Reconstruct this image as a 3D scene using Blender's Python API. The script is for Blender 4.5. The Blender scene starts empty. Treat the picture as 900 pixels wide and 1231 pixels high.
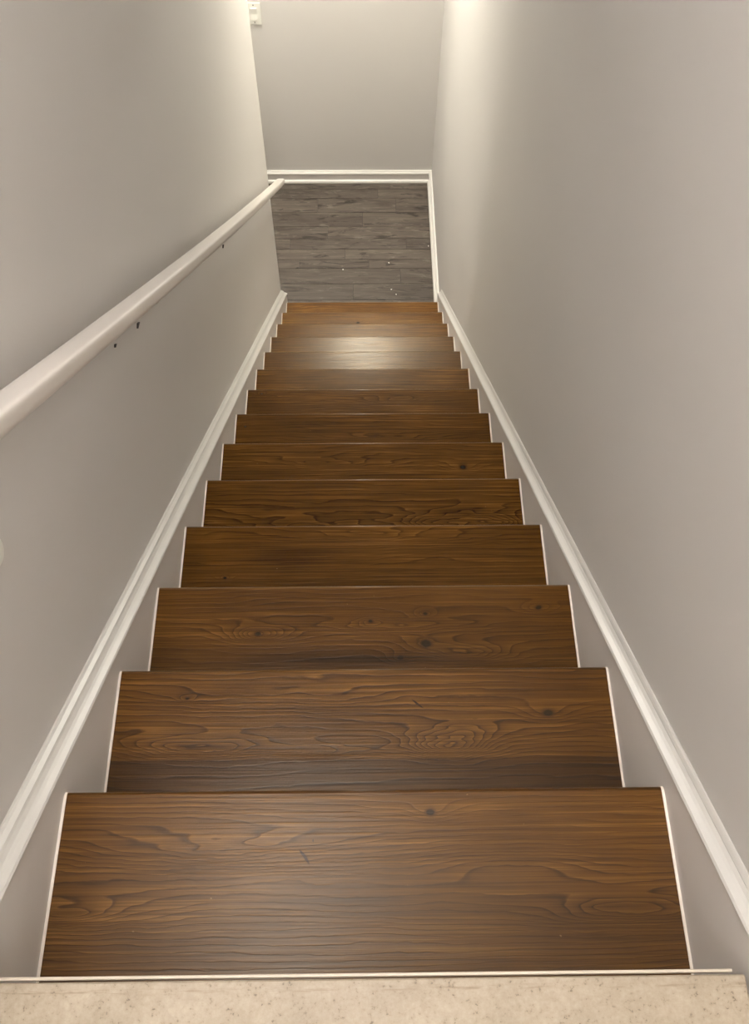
import bpy, bmesh, math, random
from mathutils import Matrix, Vector
random.seed(4)
S = bpy.context.scene
C = S.collection
PI = math.pi

# ------------------------------------------------------------------ dimensions (metres)
H = 0.19            # rise of one step
RUN = 0.23944       # going of one step
NT = 14             # wooden treads
XR = 0.8042         # clear width between the skirts (left skirt at x = 0)
WL = -0.032         # face of the left wall
WR = 0.8273         # face of the right wall
ZF = -15 * H        # lower floor
YE = 3.413          # end of the left wall
YB = 4.505          # back wall of the lower hall
ZC = -0.20          # lower ceiling
ZU = 2.35           # upper ceiling
YR = -1.7           # rear wall of the landing
YH = 2.95           # header over the stairs
SL = H / RUN
KP = math.hypot(H, RUN) / RUN

# ------------------------------------------------------------------ camera
cd = bpy.data.cameras.new('camera')
cam = bpy.data.objects.new('camera', cd); C.objects.link(cam)
r = Vector((0.99991, -0.01129, 0.00697)); u = Vector((0.00641, 0.87081, 0.49158)); f = Vector((0.01162, 0.49149, -0.87081))
m = Matrix((r, u, -f)).transposed().to_4x4()
m.translation = Vector((0.40252, -0.04821, 1.08173))
cam.matrix_world = m
cd.sensor_fit = 'VERTICAL'; cd.sensor_height = 24.0
cd.lens = 1109.65 / 1231 * 24.0
cd.clip_start = 0.02
S.camera = cam

# ------------------------------------------------------------------ world and exposure
w = bpy.data.worlds.new('world'); S.world = w; w.use_nodes = True
w.node_tree.nodes['Background'].inputs[0].default_value = (0.9, 0.93, 1, 1)
w.node_tree.nodes['Background'].inputs[1].default_value = 0.0
vs = S.view_settings
vs.view_transform = 'Standard'; vs.look = 'None'; vs.gamma = 1.0; vs.use_curve_mapping = False
vs.exposure = 0.72

# ------------------------------------------------------------------ lamps (placed in the fittings built at the end)
def lamp(name, loc, size, power, col, spread=180, shape='DISK'):
    l = bpy.data.lights.new(name, 'AREA'); l.shape = shape; l.size = size
    l.energy = power; l.color = col; l.spread = math.radians(spread)
    o = bpy.data.objects.new(name, l); C.objects.link(o); o.location = loc
    return o
HALL_LAMPS = [(-0.70, 4.16)]
GLOBES = [((0.10, 0.42, 2.10), 51.0, (0.99, 0.975, 1.015)), ((0.40, -1.05, 2.10), 46.0, (0.99, 0.975, 1.015))]   # glowing glass globes: place, strength, colour
L_HALL = lamp('hall_lamp', (*HALL_LAMPS[0], ZC - 0.012), 0.11, 12.5, (1.0, 0.985, 0.96))
END_GLOBE = ((0.41, 3.98, ZC - 0.10), 172.0, (1.0, 0.985, 0.90))   # small glass globe in line with the stairs

# ------------------------------------------------------------------ node helpers
class N:
    def __init__(s, name):
        s.m = bpy.data.materials.new(name); s.m.use_nodes = True
        s.t = s.m.node_tree; s.b = s.t.nodes['Principled BSDF']
    def n(s, kind, **kw):
        x = s.t.nodes.new(kind)
        for k, v in kw.items(): setattr(x, k, v)
        return x
    def l(s, a, b): s.t.links.new(a, b)
    def put(s, sock, v):
        if isinstance(v, (int, float, tuple, list)): sock.default_value = v
        else: s.l(v, sock)
    def math(s, op, a, b=0.0, c=None, clamp=False):
        x = s.n('ShaderNodeMath', operation=op, use_clamp=clamp)
        s.put(x.inputs[0], a); s.put(x.inputs[1], b)
        if c is not None: s.put(x.inputs[2], c)
        return x.outputs[0]
    def noise(s, vec, scale, detail=3, rough=0.5, dist=0.0):
        x = s.n('ShaderNodeTexNoise'); s.l(vec, x.inputs['Vector'])
        x.inputs['Scale'].default_value = scale; x.inputs['Detail'].default_value = detail
        x.inputs['Roughness'].default_value = rough; x.inputs['Distortion'].default_value = dist
        return x.outputs[0]
    def mapping(s, vec, scale=(1, 1, 1), loc=(0, 0, 0), rot=(0, 0, 0)):
        x = s.n('ShaderNodeMapping'); s.put(x.inputs['Vector'], vec)
        x.inputs['Scale'].default_value = scale; x.inputs['Location'].default_value = loc; x.inputs['Rotation'].default_value = rot
        return x.outputs[0]
    def mix(s, fac, a, b, mode='MIX'):
        x = s.n('ShaderNodeMix', data_type='RGBA', blend_type=mode)
        s.put(x.inputs[0], fac); s.put(x.inputs[6], a); s.put(x.inputs[7], b)
        return x.outputs[2]
    def ramp(s, fac, stops):
        x = s.n('ShaderNodeValToRGB'); s.l(fac, x.inputs[0])
        e = x.color_ramp.elements
        while len(e) < len(stops): e.new(0.5)
        for i, (p, c) in enumerate(stops): e[i].position = p; e[i].color = c
        return x.outputs[0]
    def bump(s, h, strength, dist=0.001):
        x = s.n('ShaderNodeBump'); s.l(h, x.inputs['Height'])
        x.inputs['Strength'].default_value = strength; x.inputs['Distance'].default_value = dist
        s.l(x.outputs[0], s.b.inputs['Normal'])

def srgb(r, g, b):
    c = [(v / 255) for v in (r, g, b)]
    return tuple(v / 12.92 if v <= 0.04045 else ((v + 0.055) / 1.055) ** 2.4 for v in c) + (1,)

def paint(name, col, rough=0.5, bump=0.15, var=0.03):
    k = N(name); tc = k.n('ShaderNodeTexCoord').outputs['Object']
    v = k.noise(tc, 3.0, 2)
    dark = tuple(x * (1 - var) for x in col[:3]) + (1,)
    k.l(k.mix(v, dark, col), k.b.inputs['Base Color'])
    k.b.inputs['Roughness'].default_value = rough
    if bump:
        h = k.noise(tc, 260, 3, 0.6)
        k.bump(h, bump, 0.0006)
    return k.m

M_wall = paint('wall_paint', srgb(214, 210, 204), 0.6, 0.25)
M_skirt = paint('skirt_paint', srgb(222, 216, 209), 0.42, 0.05)
M_white = paint('white_trim_paint', srgb(243, 239, 230), 0.32, 0.04)
M_white_dim = paint('white_trim_dimmed', srgb(219, 216, 209), 0.34, 0.04)  # same white trim paint, darkened for the weaker light on the stair caps
M_rail = paint('rail_paint', srgb(226, 219, 210), 0.3, 0.04)
M_ceil = paint('ceiling_paint', srgb(225, 220, 210), 0.7, 0.2)
M_caulk = paint('caulk', srgb(246, 236, 222), 0.5, 0.05)
M_strip = paint('edging_strip', srgb(206, 194, 176), 0.45, 0.0)
M_plast = paint('white_plastic', srgb(242, 240, 230), 0.3, 0.0)
M_bronze = paint('dark_bronze', srgb(48, 36, 26), 0.5, 0.0)  # dark metal of the handrail bracket feet
M_grout = paint('subfloor', srgb(60, 55, 50), 0.8, 0.0)
M_screw = paint('screw_metal', srgb(150, 146, 138), 0.4, 0.0)

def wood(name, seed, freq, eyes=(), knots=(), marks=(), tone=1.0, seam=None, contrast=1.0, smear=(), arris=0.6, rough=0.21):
    """stained pine board; local x along the board, y = 0 at the nosing and negative to the riser, in metres.
    eyes: (x, y, sx, sy, amp) cathedral swirls; knots: (x, y, radius); marks: (x, y, sx, sy, angle)"""
    k = N(name)
    tc = k.n('ShaderNodeTexCoord').outputs['Object']
    sep = k.n('ShaderNodeSeparateXYZ'); k.l(tc, sep.inputs[0])
    X, Y0 = sep.outputs[0], sep.outputs[1]
    wp = k.noise(k.mapping(tc, (14, 38, 1), (seed, 9, 2)), 1.0, 3, 0.6)
    Y = k.math('ADD', Y0, k.math('MULTIPLY', k.math('SUBTRACT', wp, 0.5), 0.008))
    def gauss(x, y, sx, sy, ang=0.0):
        dx = k.math('SUBTRACT', X, x); dy = k.math('SUBTRACT', Y, y)
        if ang:
            ca, sa = math.cos(ang), math.sin(ang)
            ux = k.math('ADD', k.math('MULTIPLY', dx, ca), k.math('MULTIPLY', dy, sa))
            uy = k.math('SUBTRACT', k.math('MULTIPLY', dy, ca), k.math('MULTIPLY', dx, sa))
            dx, dy = ux, uy
        a = k.math('POWER', k.math('ABSOLUTE', k.math('DIVIDE', dx, sx)), 2.0)
        b = k.math('POWER', k.math('ABSOLUTE', k.math('DIVIDE', dy, sy)), 2.0)
        return k.math('EXPONENT', k.math('MULTIPLY', k.math('ADD', a, b), -1.0))
    # growth-ring field
    v1 = k.mapping(tc, (1.5, 9, 1), (seed * 3.1, seed * 1.7, seed))
    v2 = k.mapping(tc, (7, 34, 1), (seed * 1.3, seed * 2.9, seed + 5))
    n1 = k.noise(v1, 1.0, 2, 0.5); n2 = k.noise(v2, 1.0, 2, 0.5)
    F = k.math('MULTIPLY', Y, freq * 1.5)
    F = k.math('ADD', F, k.math('MULTIPLY', n1, 7.0))
    F = k.math('ADD', F, k.math('MULTIPLY', n2, 1.5))
    for (x, y, sx, sy, a) in eyes:
        F = k.math('ADD', F, k.math('MULTIPLY', k.math('MULTIPLY', gauss(x, y, sx, sy), k.math('ADD', 0.45, n2)), a * 1.6))
    for (x, y, r_) in knots:
        F = k.math('ADD', F, k.math('MULTIPLY', gauss(x, y, r_ * 5.0, r_ * 2.0), 2.2))
    if seam is not None:          # two boards glued edge to edge: the figure jumps at the joint
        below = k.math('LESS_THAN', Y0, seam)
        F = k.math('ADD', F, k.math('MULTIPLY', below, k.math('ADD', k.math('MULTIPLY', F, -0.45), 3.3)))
    fr = k.math('FRACT', F)
    ring = k.ramp(fr, [(0.0, (0.62, 0.62, 0.62, 1)), (0.12, (0.56, 0.56, 0.56, 1)), (0.5, (0.46, 0.46, 0.46, 1)), (0.76, (0.34, 0.34, 0.34, 1)), (0.88, (0.02, 0.02, 0.02, 1)), (0.93, (0.05, 0.05, 0.05, 1)), (1.0, (0.62, 0.62, 0.62, 1))])
    # where the figure is strong or faint
    amp = k.noise(k.mapping(tc, (2.2, 14, 1), (seed, 7 + seed, 3)), 1.0, 3, 0.55)
    amp = k.ramp(amp, [(0.32, (0.18, 0.18, 0.18, 1)), (0.66, (1, 1, 1, 1))])
    for (x, y, sx, sy, a) in eyes:
        amp = k.math('ADD', amp, k.math('MULTIPLY', gauss(x, y, sx * 1.3, sy * 1.3), 0.6), clamp=True)
    fib = k.noise(k.mapping(tc, (7, 560, 1), (seed, 0, 0)), 1.0, 3, 0.6)
    fib2 = k.noise(k.mapping(tc, (2.6, 210, 1), (seed, 4, 0)), 1.0, 3, 0.65)
    blot = k.noise(k.mapping(tc, (3, 9, 1), (seed * 2, 1, 0)), 1.0, 3, 0.6)
    val = k.math('MULTIPLY', k.math('SUBTRACT', ring, 0.42), k.math('MULTIPLY', amp, 0.85 * contrast))
    val = k.math('ADD', val, 0.46)
    val = k.math('ADD', val, k.math('MULTIPLY', k.math('SUBTRACT', fib, 0.5), 0.42))
    val = k.math('ADD', val, k.math('MULTIPLY', k.math('SUBTRACT', fib2, 0.5), 0.95))
    val = k.math('ADD', val, k.math('MULTIPLY', k.math('SUBTRACT', blot, 0.5), 0.55))
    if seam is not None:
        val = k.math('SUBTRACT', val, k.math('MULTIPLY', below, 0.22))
    for (x, y, sx, sy, a) in smear:
        val = k.math('SUBTRACT', val, k.math('MULTIPLY', k.math('MULTIPLY', gauss(x, y, sx, sy), a), k.math('ADD', blot, 0.4)))
    t = tone
    col = k.ramp(val, [(0.0, srgb(40 * t, 21 * t, 5 * t)), (0.3, srgb(70 * t, 42 * t, 10 * t)), (0.55, srgb(92 * t, 59 * t, 17 * t)), (0.85, srgb(136 * t, 95 * t, 40 * t))])
    wob = k.noise(k.mapping(tc, (60, 90, 1)), 1.0, 2)
    for (x, y, r_) in knots:
        g = gauss(x, y, r_ * 1.25, r_ * 0.9)
        g = k.math('ADD', g, k.math('MULTIPLY', k.math('SUBTRACT', wob, 0.5), 0.5))
        core = k.ramp(g, [(0.48, (0, 0, 0, 1)), (0.74, (0.95, 0.95, 0.95, 1))])
        halo = k.ramp(g, [(0.12, (0, 0, 0, 1)), (0.45, (0.55, 0.55, 0.55, 1))])
        col = k.mix(halo, col, srgb(58, 32, 14))
        col = k.mix(core, col, srgb(26, 15, 8))
    for (x, y, sx, sy, ang) in marks:
        g = k.ramp(gauss(x, y, sx, sy, ang), [(0.3, (0, 0, 0, 1)), (0.6, (1, 1, 1, 1))])
        col = k.mix(g, col, srgb(40, 15, 8))
    # highlight on the nosing arris, painted in as a thin pale line
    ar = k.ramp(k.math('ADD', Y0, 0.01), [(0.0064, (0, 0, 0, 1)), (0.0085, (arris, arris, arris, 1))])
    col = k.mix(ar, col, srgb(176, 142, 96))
    # faint worn flecks of pale finish
    sp = k.noise(k.mapping(tc, (1, 1, 1), (seed, seed, 0)), 95, 1)
    sp = k.ramp(sp, [(0.80, (0, 0, 0, 1)), (0.83, (0.6, 0.6, 0.6, 1))])
    col = k.mix(sp, col, srgb(140, 112, 76))
    k.l(col, k.b.inputs['Base Color'])
    rg = k.math('ADD', rough, k.math('MULTIPLY', blot, 0.05))
    k.l(rg, k.b.inputs['Roughness'])
    k.b.inputs['Specular IOR Level'].default_value = 0.36
    k.b.inputs['Specular Tint'].default_value = (1, 0.9, 0.74, 1)
    k.bump(k.math('ADD', fib2, k.math('MULTIPLY', ring, 0.4)), 0.6, 0.0007)
    return k.m

# ------------------------------------------------------------------ mesh helpers
def link(name, bm, mat, parent=None, smooth=False, loc=None):
    me = bpy.data.meshes.new(name); bmesh.ops.recalc_face_normals(bm, faces=bm.faces)
    bm.to_mesh(me); bm.free()
    if smooth:
        for p in me.polygons: p.use_smooth = True
    me.materials.append(mat)
    o = bpy.data.objects.new(name, me); C.objects.link(o)
    if loc: o.location = loc
    if parent: o.parent = parent
    return o
def box(bm, x0, x1, y0, y1, z0, z1):
    vs_ = [bm.verts.new(p) for p in ((x0, y0, z0), (x1, y0, z0), (x1, y1, z0), (x0, y1, z0), (x0, y0, z1), (x1, y0, z1), (x1, y1, z1), (x0, y1, z1))]
    return [bm.faces.new([vs_[i] for i in q]) for q in ((0, 3, 2, 1), (4, 5, 6, 7), (0, 1, 5, 4), (1, 2, 6, 5), (2, 3, 7, 6), (3, 0, 4, 7))]
def bbox(*a, bevel=0.0, seg=2):
    bm = bmesh.new(); box(bm, *a)
    if bevel: bmesh.ops.bevel(bm, geom=bm.edges[:], offset=bevel, segments=seg, affect='EDGES', profile=0.5)
    return bm
def prism(pts, axis, a, b, shear=0.0, bm=None):
    """extrude a 2-D outline. axis 'y': outline is (x, z), swept from y = a to y = b, dropping by shear per metre.
    axis 'x': outline is (y, z), swept from x = a to x = b."""
    bm = bm or bmesh.new()
    if axis == 'y': f_ = lambda p, t: (p[0], t, p[1] - shear * t)
    else: f_ = lambda p, t: (t, p[0], p[1])
    A = [bm.verts.new(f_(p, a)) for p in pts]; B = [bm.verts.new(f_(p, b)) for p in pts]
    n = len(pts)
    bm.faces.new(A); bm.faces.new(B[::-1])
    for i in range(n): bm.faces.new((A[i], B[i], B[(i + 1) % n], A[(i + 1) % n]))
    return bm
def struct(name, bm, mat, parent=None):
    o = link(name, bm, mat, parent)
    if not parent: o['kind'] = 'structure'
    return o
def label(o, lab, cat, group=None):
    o['label'] = lab; o['category'] = cat
    if group: o['group'] = group
    return o
def empty(name, loc):
    o = bpy.data.objects.new(name, None); C.objects.link(o); o.location = loc; o.empty_display_size = 0.1
    return o
def cyl(bm, p, q, r1, r2=None, seg=20, cap=True):
    p, q = Vector(p), Vector(q); d = (q - p)
    mt = Matrix.Translation((p + q) / 2) @ d.to_track_quat('Z', 'Y').to_matrix().to_4x4()
    bmesh.ops.create_cone(bm, cap_ends=cap, segments=seg, radius1=r1, radius2=r1 if r2 is None else r2, depth=d.length, matrix=mt)

# ------------------------------------------------------------------ the room shell
struct('wall_left', bbox(WL - 0.12, WL, YR, YE, ZF - 0.02, ZU, bevel=0.006, seg=3), M_wall)
struct('wall_right', bbox(WR, WR + 0.12, YR, YB + 0.12, ZF - 0.02, ZU), M_wall)
struct('wall_back', bbox(-2.3, WR, YB, YB + 0.12, ZF - 0.02, ZC + 0.1), M_wall)
struct('wall_hall', bbox(-2.3, WL - 0.12, YE - 0.12, YE, ZF - 0.02, ZC + 0.1), M_wall)
struct('wall_end', bbox(-2.42, -2.3, YE - 0.12, YB + 0.12, ZF - 0.02, ZC + 0.1), M_wall)
struct('wall_header', bbox(WL, WR, YH, YH + 0.12, ZC, ZU), M_wall)
struct('wall_rear', bbox(WL - 0.12, WR + 0.12, YR - 0.12, YR, -0.25, ZU), M_wall)
bm = bbox(WL, WR, YH + 0.12, YB, ZC, ZC + 0.1); box(bm, -2.3, WL, YE, YB, ZC, ZC + 0.1)
struct('ceiling', bm, M_ceil)
struct('ceiling', bbox(WL - 0.12, WR + 0.12, YR - 0.12, YH + 0.12, ZU, ZU + 0.1), M_ceil)

# lower floor of grey wood-look planks -------------------------------------------------
fl = struct('floor', bbox(-2.42, WR + 0.12, 3.0, YB + 0.12, ZF - 0.06, ZF - 0.004), M_grout)
def grey_plank_material():
    k = N('grey_plank'); tc = k.n('ShaderNodeTexCoord').outputs['Object']
    oi = k.n('ShaderNodeObjectInfo').outputs['Random']
    sh = k.n('ShaderNodeCombineXYZ'); k.l(k.math('MULTIPLY', oi, 37.0), sh.inputs[0]); k.l(k.math('MULTIPLY', oi, 11.0), sh.inputs[1])
    ad = k.n('ShaderNodeVectorMath', operation='ADD'); k.l(tc, ad.inputs[0]); k.l(sh.outputs[0], ad.inputs[1]); P = ad.outputs[0]
    fib = k.noise(k.mapping(P, (5, 130, 1)), 1, 4, 0.6)
    n1 = k.noise(k.mapping(P, (3.0, 18, 1)), 1.0, 4, 0.6, 1.0)
    n2 = k.noise(k.mapping(P, (3.5, 20, 1), (3, 3, 0)), 1.0, 4, 0.65, 1.5)
    col = k.ramp(n1, [(0.28, srgb(72, 64, 56)), (0.45, srgb(94, 84, 75)), (0.62, srgb(104, 94, 84)), (0.8, srgb(122, 111, 100))])
    dk = k.ramp(n2, [(0.56, (0, 0, 0, 1)), (0.64, (0.9, 0.9, 0.9, 1))])
    col = k.mix(dk, col, srgb(46, 39, 32))
    lt = k.ramp(k.noise(k.mapping(P, (8, 34, 1), (9, 1, 0)), 1, 4, 0.7, 1.0), [(0.56, (0, 0, 0, 1)), (0.68, (0.42, 0.42, 0.42, 1))])
    col = k.mix(lt, col, srgb(150, 141, 130))
    f2 = k.ramp(fib, [(0.3, (0.72, 0.72, 0.72, 1)), (0.7, (1.12, 1.12, 1.12, 1))])
    col = k.mix(0.9, col, f2, 'MULTIPLY')
    v = k.math('ADD', 0.86, k.math('MULTIPLY', oi, 0.24))
    cc = k.n('ShaderNodeCombineXYZ')
    for i in range(3): k.l(v, cc.inputs[i])
    col = k.mix(1.0, col, cc.outputs[0], 'MULTIPLY')
    k.l(col, k.b.inputs['Base Color']); k.b.inputs['Roughness'].default_value = 0.42
    k.bump(fib, 0.3, 0.0005)
    return k.m
M_plank = grey_plank_material()
rows = [3.30, 3.42, 3.54, 3.662, 3.78, 3.85, 3.93, 4.015, 4.115, 4.232, 4.352, 4.432, 4.5]
joints = {0: [-0.3, 0.5], 1: [0.1], 2: [-0.4, 0.35], 3: [0.62], 4: [0.04, 0.44], 5: [0.303, -0.02 - 0.5], 6: [-0.019, 0.66], 7: [-0.6, 0.2], 8: [0.406], 9: [0.138, 0.606], 10: [-0.2, 0.5], 11: [0.573]}
G = 0.0010
for i in range(12):
    xs = sorted(joints[i]); xs = [-2.3, -1.3] + [x for x in xs if x > -1.2] + [WR]
    for a, b in zip(xs[:-1], xs[1:]):
        bm = bbox(a + G, b - G, rows[i] + G, rows[i + 1] - G, -0.004, 0.0)
        bmesh.ops.bevel(bm, geom=[e for e in bm.edges if all(v.co.z > -0.001 for v in e.verts)], offset=0.0008, segments=1, affect='EDGES')
        o = link('plank', bm, M_plank, fl, loc=(0, 0, ZF))

# landing floor of beige stone tile ----------------------------------------------------
lf = struct('floor', bbox(WL, WR, YR, -0.03, -0.25, -0.014), M_grout)
def stone():
    k = N('beige_stone'); tc = k.n('ShaderNodeTexCoord').outputs['Object']
    a = k.noise(tc, 14, 5, 0.65, 0.4); b = k.noise(tc, 60, 4, 0.7); c = k.noise(tc, 210, 3, 0.7)
    v = k.math('ADD', k.math('MULTIPLY', a, 0.35), k.math('ADD', k.math('MULTIPLY', b, 0.35), k.math('MULTIPLY', c, 0.30)))
    col = k.ramp(v, [(0.32, srgb(144, 130, 110)), (0.48, srgb(163, 149, 128)), (0.66, srgb(180, 167, 147))])
    pit = k.ramp(k.math('ADD', k.math('MULTIPLY', c, 0.6), k.math('MULTIPLY', b, 0.4)), [(0.36, (0.8, 0.8, 0.8, 1)), (0.43, (0, 0, 0, 1))])
    col = k.mix(pit, col, srgb(98, 86, 70))
    vo = k.n('ShaderNodeTexVoronoi', feature='DISTANCE_TO_EDGE'); vo.inputs['Scale'].default_value = 30
    wv = k.n('ShaderNodeVectorMath', operation='ADD'); k.l(tc, wv.inputs[0])
    sc = k.n('ShaderNodeVectorMath', operation='SCALE'); sc.inputs['Scale'].default_value = 0.04
    nn = k.n('ShaderNodeTexNoise'); nn.inputs['Scale'].default_value = 40; k.l(tc, nn.inputs['Vector']); k.l(nn.outputs[1], sc.inputs[0]); k.l(sc.outputs[0], wv.inputs[1])
    k.l(wv.outputs[0], vo.inputs['Vector'])
    vein = k.ramp(vo.outputs[0], [(0.0, (0.12, 0.12, 0.12, 1)), (0.05, (0, 0, 0, 1))])
    vein = k.math('MULTIPLY', vein, k.ramp(a, [(0.45, (0, 0, 0, 1)), (0.6, (1, 1, 1, 1))]))
    col = k.mix(vein, col, srgb(120, 108, 90))
    # chipped line of old grout a hand's width back from the edge
    sep = k.n('ShaderNodeSeparateXYZ'); k.l(tc, sep.inputs[0])
    d = k.math('ABSOLUTE', k.math('ADD', sep.outputs[1], k.math('ADD', 0.0072, k.math('MULTIPLY', b, 0.002))))
    ln = k.ramp(d, [(0.0, (0.5, 0.5, 0.5, 1)), (0.0009, (0, 0, 0, 1))])
    ln = k.math('MULTIPLY', ln, k.ramp(k.noise(k.mapping(tc, (22, 300, 1)), 1, 5, 0.7), [(0.50, (0, 0, 0, 1)), (0.62, (1, 1, 1, 1))]))
    col = k.mix(ln, col, srgb(112, 92, 68))
    k.l(col, k.b.inputs['Base Color']); k.b.inputs['Roughness'].default_value = 0.5
    k.bump(v, 0.25, 0.001)
    return k.m
M_stone = stone()
for (x0, x1) in ((WL + 0.004, 0.8005),):
    for j, (y0, y1) in enumerate(((-0.42, 0.0015), (-0.84, -0.423), (-1.26, -0.843), (YR + 0.003, -1.263))):
        bm = bbox(x0, x1, y0, y1, -0.012, 0.0, bevel=0.0022, seg=3)
        link('tile', bm, M_stone, lf)
# pale strip closing the edge of the landing
o = link('edge_strip', bbox(-0.002, 0.788, 0.0035, 0.0068, -0.02, -0.0005, bevel=0.0012, seg=3), M_strip, lf, smooth=True)
o['label'] = 'thin cream metal edging strip'

# ------------------------------------------------------------------ baseboards of the lower hall
# back baseboard swept along x
def sweep_back(x0, x1, pts, mat, name, parent=None):
    bm = prism([(YB - a, ZF + z) for a, z in pts], 'x', x0, x1)
    return struct(name, bm, mat, parent)
lo_ = [(0.0, 0.0), (0.0236, 0.0), (0.0236, 0.006)] + [(0.0125 + 0.0111 * math.cos(i / 5 * PI / 2), 0.006 + 0.013 * math.sin(i / 5 * PI / 2)) for i in range(1, 6)] + [(0, 0.019)]
mid_ = [(0, 0.019), (0.0125, 0.019), (0.0125, 0.056), (0, 0.056)]
top_ = [(0, 0.056), (0.0125, 0.056), (0.0155, 0.0585), (0.017, 0.064), (0.0155, 0.069), (0.011, 0.073), (0.008, 0.0797), (0, 0.0797)]
bb = sweep_back(-2.3, WR, mid_, M_skirt, 'baseboard_back')
sweep_back(-2.3, WR, top_, M_white, 'cap_moulding', bb); sweep_back(-2.3, WR, lo_, M_white, 'shoe_moulding', bb)
def sweep_right(pts, mat, name, y0, y1, parent=None, z=ZF):
    return struct(name, prism([(WR - a, z + zz) for a, zz in pts], 'y', y0, y1), mat, parent)
br = sweep_right(mid_, M_skirt, 'baseboard_right', 3.40, YB - 0.0125)
sweep_right(top_, M_white, 'cap_moulding', 3.40, YB - 0.017, br); sweep_right(lo_, M_white, 'shoe_moulding', 3.365, YB - 0.0236, br)

# ------------------------------------------------------------------ the staircase
st = empty('staircase', (0.4, 0, ZF))
label(st, 'straight staircase of dark-stained pine treads between pale grey skirt boards', 'staircase')
ST = Vector((0.4, 0, ZF))
def spart(name, bm, mat, loc=(0, 0, 0), parent=None, smooth=False):
    o = link(name, bm, mat, None, smooth); o.parent = parent or st
    o.location = Vector(loc) - (Vector((0, 0, 0)) if parent else ST)
    return o
T = {   # features of each board read off the photograph
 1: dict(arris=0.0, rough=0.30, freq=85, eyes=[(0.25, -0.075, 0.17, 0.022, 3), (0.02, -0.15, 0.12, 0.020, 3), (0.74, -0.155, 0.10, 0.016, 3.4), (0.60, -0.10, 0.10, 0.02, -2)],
         knots=[(0.489, -0.031, 0.0062)], marks=[(0.322, -0.086, 0.0022, 0.012, 0.62), (0.333, -0.066, 0.001, 0.002, 0)], smear=[(0.37, -0.135, 0.10, 0.02, 0.2)], contrast=0.75, tone=0.98),
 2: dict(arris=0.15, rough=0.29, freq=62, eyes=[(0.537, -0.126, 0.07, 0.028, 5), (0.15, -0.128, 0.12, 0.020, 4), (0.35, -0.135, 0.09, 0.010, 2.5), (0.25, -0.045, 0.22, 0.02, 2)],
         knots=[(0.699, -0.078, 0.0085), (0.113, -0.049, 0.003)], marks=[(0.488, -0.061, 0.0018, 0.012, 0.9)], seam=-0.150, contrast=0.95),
 3: dict(freq=58, eyes=[(0.20, -0.10, 0.06, 0.02, 3), (0.47, -0.085, 0.16, 0.014, 2.5), (0.60, -0.14, 0.08, 0.018, 3)],
         knots=[(0.519, -0.122, 0.0105), (0.414, -0.076, 0.004), (0.52, -0.06, 0.0045), (0.741, -0.049, 0.006), (0.47, -0.15, 0.006), (0.199, -0.10, 0.006)], smear=[(0.36, -0.152, 0.2, 0.014, 0.4)], contrast=0.68, rough=0.28),
 4: dict(freq=60, eyes=[(0.45, -0.03, 0.2, 0.02, 2)], knots=[(0.096, -0.131, 0.004)], smear=[(0.24, -0.081, 0.10, 0.03, 0.3)], contrast=0.55),
 5: dict(freq=60, eyes=[(0.66, -0.15, 0.16, 0.05, 7), (0.28, -0.15, 0.22, 0.03, 4)], contrast=0.85),
 6: dict(freq=60, eyes=[(0.3, -0.07, 0.2, 0.02, 2)], knots=[(0.685, -0.087, 0.0095)], contrast=0.6),
 7: dict(freq=60, eyes=[(0.5, -0.1, 0.2, 0.02, 2)], knots=[(0.03, -0.05, 0.004)], contrast=0.6),
 8: dict(freq=60, eyes=[(0.5, -0.05, 0.1, 0.02, 2)], knots=[(0.05, -0.02, 0.004)], contrast=0.6),
 9: dict(freq=55, contrast=0.6), 10: dict(freq=55, contrast=0.6), 11: dict(freq=55, contrast=0.7), 12: dict(freq=55, contrast=0.7, tone=1.08),  # tone rises over the lowest treads, painting in the hall light
 13: dict(freq=60, knots=[(0.379, -0.07, 0.008)], contrast=0.9, tone=1.14), 14: dict(freq=55, contrast=0.8, tone=1.18),
}
TH = 0.028; OV = 0.026
for k_ in range(1, NT + 1):
    back = -RUN - OV + 0.002
    R_ = 0.005
    prof = [(back, -TH), (-R_, -TH)] + [(-R_ + R_ * math.sin(a), -TH + R_ - R_ * math.cos(a)) for a in [i / 4 * PI / 2 for i in range(1, 5)]]
    prof += [(-R_ + R_ * math.cos(a), -R_ + R_ * math.sin(a)) for a in [i / 5 * PI / 2 for i in range(0, 6)]] + [(back, 0)]
    bm = prism(prof, 'x', 0.0005, XR - 0.0005)
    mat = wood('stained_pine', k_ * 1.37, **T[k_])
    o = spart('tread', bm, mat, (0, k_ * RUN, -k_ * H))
    for p in o.data.polygons: p.use_smooth = abs(p.normal.x) < 0.5 and (p.area < 0.01)
for k_ in range(1, NT + 2):
    y = (k_ - 1) * RUN - OV
    bm = bbox(0, XR, y - 0.016, y, -k_ * H + 0.0005, -(k_ - 1) * H - (TH if k_ > 1 else 0.022) - 0.0005)
    spart('riser', bm, M_white)

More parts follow.
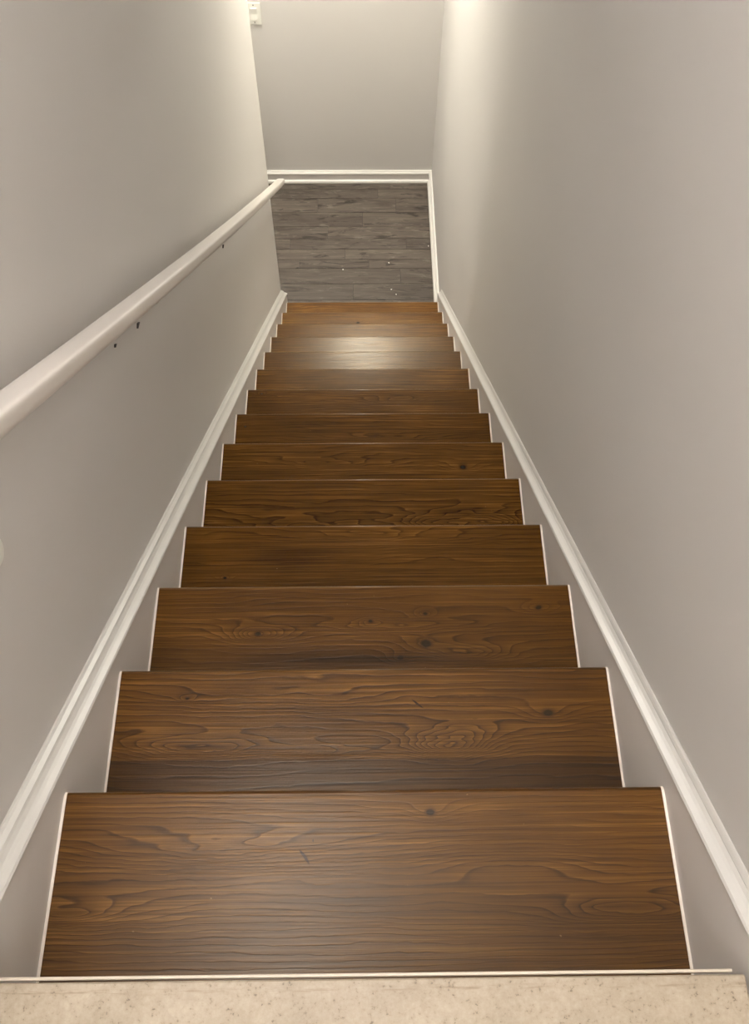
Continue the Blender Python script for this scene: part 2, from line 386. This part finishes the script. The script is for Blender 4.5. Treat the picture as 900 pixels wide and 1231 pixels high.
# skirt boards with a moulded cap, and the caulk line along every tread end
YT = 0.0
def skirt(side):
    x0, x1 = ((WL + 0.0005, -0.0025) if side < 0 else (XR + 0.0025, WR - 0.0005))
    lo, hi = -0.30, 0.036 * KP
    yend = 3.402 if side < 0 else 3.398
    # outline in the y-z plane: parallelogram with a plumb cut at the foot, level at the floor
    top = lambda y: -SL * y + hi
    bot = lambda y: max(-SL * y + lo, ZF)
    ys = [-0.02, (ZF - lo) / -SL, yend]
    pts = [(ys[0], top(ys[0])), (ys[2], top(ys[2])), (ys[2], ZF), (ys[1], ZF), (ys[0], bot(ys[0]))]
    sk = spart('skirt_board', prism(pts, 'x', x0, x1), M_skirt)
    # cap: lip, cove and bead against the wall; outline (distance from the wall, height above the board)
    wth = abs(x1 - x0)
    face = wth + 0.0025
    pr = [(0, 0), (face, 0), (face + 0.0005, 0.003), (face - 0.0015, 0.006), (face - 0.006, 0.0075), (face - 0.009, 0.0085), (face - 0.013, 0.0105), (face - 0.017, 0.0145),
          (face - 0.019, 0.0185), (0.006 if side < 0 else 0.004, 0.021), (0.003, 0.0235), (0, 0.0235)]
    if side > 0: pr = [(a, b) for a, b in pr[:8]] + [(0.006, 0.0165), (0.004, 0.021), (0.002, 0.0235), (0, 0.0235)]
    X = (lambda a: WL + 0.0005 + a) if side < 0 else (lambda a: WR - 0.0005 - a)
    bm = prism([(X(a), hi + b * KP) for a, b in pr], 'y', -0.02, yend + (0.008 if side < 0 else 0.006), shear=SL)
    cp = spart('cap_moulding', bm, M_white_dim, (0, 0, 0), sk)
    cp['label'] = 'white moulded cap rail'
    # caulk bead following treads and nosings
    bm = bmesh.new()
    xa, xb = ((-0.0030, 0.0010) if side < 0 else (XR - 0.0010, XR + 0.0030))
    for k in range(1, NT + 1):
        yf = k * RUN; z = -k * H; w_ = 0.0013; rr = 0.008
        yb = (k - 1) * RUN - OV
        # top run, rounded corner, front drop, then back under the nosing and down the riser
        outer = [(yb, z + w_), (yf - rr, z + w_)] + [(yf - rr + (rr + w_) * math.sin(a), z - rr + (rr + w_) * math.cos(a)) for a in [i / 5 * PI / 2 for i in range(1, 6)]] + [(yf + w_, z - TH)]
        inner = [(yf - w_, z - TH)] + [(yf - rr + (rr - w_) * math.sin(a), z - rr + (rr - w_) * math.cos(a)) for a in [i / 5 * PI / 2 for i in range(5, 0, -1)]] + [(yf - rr, z - w_), (yb, z - w_)]
        prism(outer + inner, 'x', xa, xb, bm=bm)
        box(bm, xa, xb, yf - OV, yf - OV + 0.003, z - H, z - TH)
    cb = spart('caulk_line', bm, M_caulk, (0, 0, 0), sk)
    cb['label'] = 'cream caulk line stepping along the tread ends'
    return sk
skirt(-1); skirt(1)

# ------------------------------------------------------------------ handrail
def rail_z(y): return 0.692 - 0.78658 * y + 0.0064 * y * y
RX = 0.0218; RR = 0.0175
hr = empty('handrail', (RX, 0.1, rail_z(0.1)))
label(hr, 'white painted wooden handrail sloping down the left wall', 'handrail')
def rail_mesh():
    bm = bmesh.new()
    ya, yb = -0.15, 3.475
    n = 48; rings = []
    prof = []
    for i in range(40):       # milled rail: flat crown with tight arrises, rounder below
        a = (i + 0.5) / 40 * 2 * PI; ca, sa = math.cos(a), math.sin(a)
        e = 0.36 if sa > 0 else 0.85
        prof.append((0.0186 * math.copysign(abs(ca) ** e, ca), 0.0156 * math.copysign(abs(sa) ** e, sa)))
    steps = [(ya, 1)] + [(ya + (yb - 0.03 - ya) * i / n, 1) for i in range(1, n + 1)] + [(yb - 0.03 + 0.03 * math.sin(t), math.cos(t)) for t in (0.3, 0.6, 0.9, 1.15, 1.35, 1.48)]
    for y, s in steps:
        sl = 0.78658 - 0.0128 * y; L = math.hypot(1, sl); nn = Vector((0, sl / L, 1 / L))
        c = Vector((RX, y, rail_z(y)))
        rings.append([bm.verts.new(c + Vector((1, 0, 0)) * a * s + nn * b * s) for a, b in prof])
    for A, B in zip(rings[:-1], rings[1:]):
        for i in range(40): bm.faces.new((A[i], A[(i + 1) % 40], B[(i + 1) % 40], B[i]))
    bm.faces.new(rings[0]); bm.faces.new(rings[-1])
    return bm
def hpart(name, bm, mat, parent=None, smooth=True):
    o = link(name, bm, mat, None, smooth)
    if parent: o.parent = parent
    else: o.parent = hr; o.location = -Vector(hr.location)
    return o
hpart('rail', rail_mesh(), M_rail)
def bracket(y, s, mat, lab):
    z = rail_z(y)
    zb = z - 0.093
    bm = bmesh.new()     # arm swept up behind the rail, painted with it
    P = [Vector((WL + 0.002, y - 0.008, zb + 0.052)), Vector((WL + 0.010, y - 0.008, zb + 0.056)), Vector((WL + 0.022, y - 0.008, z - RR * 1.9)), Vector((RX, y - 0.008, z - RR * 1.20))]
    for a, b in zip(P[:-1], P[1:]): cyl(bm, a, b, 0.0032, 0.0032, 10)
    o = hpart('bracket', bm, M_rail)
    bm = bmesh.new()     # the foot that peeps out below
    prism([(y - 1.9 * s, zb + 0.2 * s), (y + 1.6 * s, zb - 0.5 * s), (y + 0.6 * s, zb + 0.35 * s), (y - 0.2 * s, zb + 0.9 * s)], 'x', WL, WL + 0.0035, bm=bm)
    hpart('bracket_foot', bm, mat, o, smooth=False)['label'] = lab
    bm = bmesh.new()
    d = Vector((0, 1, -0.77)).normalized(); c = Vector((RX, y, z - RR * 1.27 - 0.001))
    pts = []
    for sx, sy in ((-1, -1), (1, -1), (1, 1), (-1, 1)):
        pts.append(c + Vector((sx * 0.005, 0, 0)) + d * sy * 0.022)
    lo = [bm.verts.new(p - Vector((0, 0, 0.002))) for p in pts]; up = [bm.verts.new(p + Vector((0, 0, 0.001))) for p in pts]
    bm.faces.new(lo); bm.faces.new(up)
    for i in range(4): bm.faces.new((lo[i], lo[(i + 1) % 4], up[(i + 1) % 4], up[i]))
    hpart('saddle', bm, M_rail, o, smooth=False)
    return o
for y, s_ in ((1.006, 0.0030), (1.148, 0.0058), (2.096, 0.0060)): bracket(y, s_, M_bronze, 'dark metal foot')
bracket(3.375, 0.006, M_white, 'white metal foot')

# ------------------------------------------------------------------ light switch on the back wall
sw = empty('light_switch', (-0.143, YB, -1.783))
label(sw, 'white rocker light switch on the back wall beside the left corner', 'light switch')
O = Vector((0, 0, 0))
def swp(name, bm, mat, parent=None):
    o = link(name, bm, mat, parent or sw); return o
pl = swp('plate', bbox(-0.035, 0.035, -0.0055, -0.0002, -0.0575, 0.0575, bevel=0.002), M_plast)
fr = swp('rocker_frame', bbox(-0.0175, 0.0175, -0.0072, -0.0055, -0.034, 0.034, bevel=0.0008), M_plast)
bm = bmesh.new(); A = prism([(-0.0072, -0.031), (-0.0095, -0.031), (-0.0078, 0.0), (-0.0112, 0.031), (-0.0072, 0.031)], 'x', -0.0145, 0.0145)
swp('rocker', A, M_plast)
for z in (-0.046, 0.046):
    bm = bmesh.new(); cyl(bm, (0, -0.0055, z), (0, -0.0066, z), 0.0038, 0.0034, 14); swp('screw', bm, M_screw)

# round white bumper on the left wall at the frame edge
bm = bmesh.new(); yb_, zb_ = 0.4500, 0.1075
for (d0, r0, d1, r1) in ((0, 0.019, 0.002, 0.019), (0.002, 0.019, 0.004, 0.016), (0.004, 0.016, 0.005, 0.010)):
    cyl(bm, (WL + d0, yb_, zb_), (WL + d1, yb_, zb_), r0, r1, 28)
o = link('wall_bumper', bm, M_plast, smooth=False)
label(o, 'round white bumper on the left wall below the handrail', 'wall bumper')

# paint flecks dropped on the grey floor
M_fleck = paint('fleck', srgb(238, 234, 226), 0.5, 0.0)
for i, (x, y, s, lab) in enumerate((
    (0.556, 3.822, 0.0075, 'largest white paint fleck on the grey floor, right of the middle'),
    (0.292, 3.770, 0.0060, 'white paint fleck on the grey floor, left of the middle'),
    (0.567, 3.617, 0.0055, 'white paint fleck on the grey floor, nearest but one to the last step'),
    (0.593, 3.580, 0.0045, 'small white paint fleck nearest to the last step'),
    (0.790, 3.955, 0.0070, 'white sliver on the grey floor beside the right baseboard'))):
    bm = bmesh.new(); n = 7; ring = []
    for j in range(n):
        a = j / n * 2 * PI; q = s * random.uniform(0.55, 1.0)
        ring.append((q * math.cos(a) * (0.5 if i == 4 else 1), q * math.sin(a)))
    A = [bm.verts.new((a, b, 0.0)) for a, b in ring]; B = [bm.verts.new((a * 0.8, b * 0.8, 0.0018)) for a, b in ring]
    bm.faces.new(A); bm.faces.new(B)
    for j in range(n): bm.faces.new((A[j], A[(j + 1) % n], B[(j + 1) % n], B[j]))
    o = link('paint_fleck', bm, M_fleck, loc=(x, y, ZF)); label(o, lab, 'paint fleck', 'flecks on the grey floor')

# ------------------------------------------------------------------ light fittings above
def emit(name, col, st_):
    k = N(name); k.b.inputs['Emission Color'].default_value = col; k.b.inputs['Emission Strength'].default_value = st_; return k.m
M_lens = emit('lamp_lens', (1, 0.93, 0.8, 1), 4.0)
for (x, y), lab in zip(HALL_LAMPS, ('recessed round ceiling light in the lower hall, left of the stairs',)):
    t = empty('recessed_light', (x, y, ZC)); label(t, lab, 'ceiling light')
    bm = bmesh.new(); n = 32
    for i in range(n):
        a0, a1 = i / n * 2 * PI, (i + 1) / n * 2 * PI
        pr = ((0.070, -0.0005), (0.072, -0.006), (0.092, -0.004), (0.094, -0.0005))
        V = [[bm.verts.new((rr * math.cos(a), rr * math.sin(a), z)) for rr, z in pr] for a in (a0, a1)]
        for j in range(3): bm.faces.new((V[0][j], V[1][j], V[1][j + 1], V[0][j + 1]))
    bmesh.ops.remove_doubles(bm, verts=bm.verts[:], dist=1e-5)
    link('trim_ring', bm, M_white, t, smooth=True)
    bm = bmesh.new(); cyl(bm, (0, 0, -0.004), (0, 0, -0.001), 0.069, 0.069, 32); link('lens', bm, M_lens, t)
t = empty('ceiling_light', (END_GLOBE[0][0], END_GLOBE[0][1], ZC)); label(t, 'small round glass ceiling light in the lower hall, in line with the stairs', 'ceiling light')
bm = bmesh.new(); cyl(bm, (0, 0, -0.035), (0, 0, 0), 0.045, 0.06, 32); link('base', bm, M_white, t)
bm = bmesh.new(); bmesh.ops.create_icosphere(bm, subdivisions=3, radius=0.07, matrix=Matrix.Translation((0, 0, -0.10)))
link('globe', bm, emit('globe_glass', END_GLOBE[2] + (1,), END_GLOBE[1]), t, smooth=True)
for (p, st_, cl), lab in zip(GLOBES, ('round glass globe ceiling light above the top of the stairs', 'round glass globe ceiling light above the landing')):
    t = empty('ceiling_light', (p[0], p[1], ZU)); label(t, lab, 'ceiling light')
    bm = bmesh.new(); cyl(bm, (0, 0, -0.03), (0, 0, 0), 0.05, 0.075, 32); cyl(bm, (0, 0, -0.15), (0, 0, -0.03), 0.018, 0.018, 16); link('base', bm, M_white, t)
    bm = bmesh.new(); bmesh.ops.create_icosphere(bm, subdivisions=3, radius=0.12, matrix=Matrix.Translation((0, 0, p[2] - ZU)))
    link('globe', bm, emit('globe_glass', cl + (1,), st_), t, smooth=True)
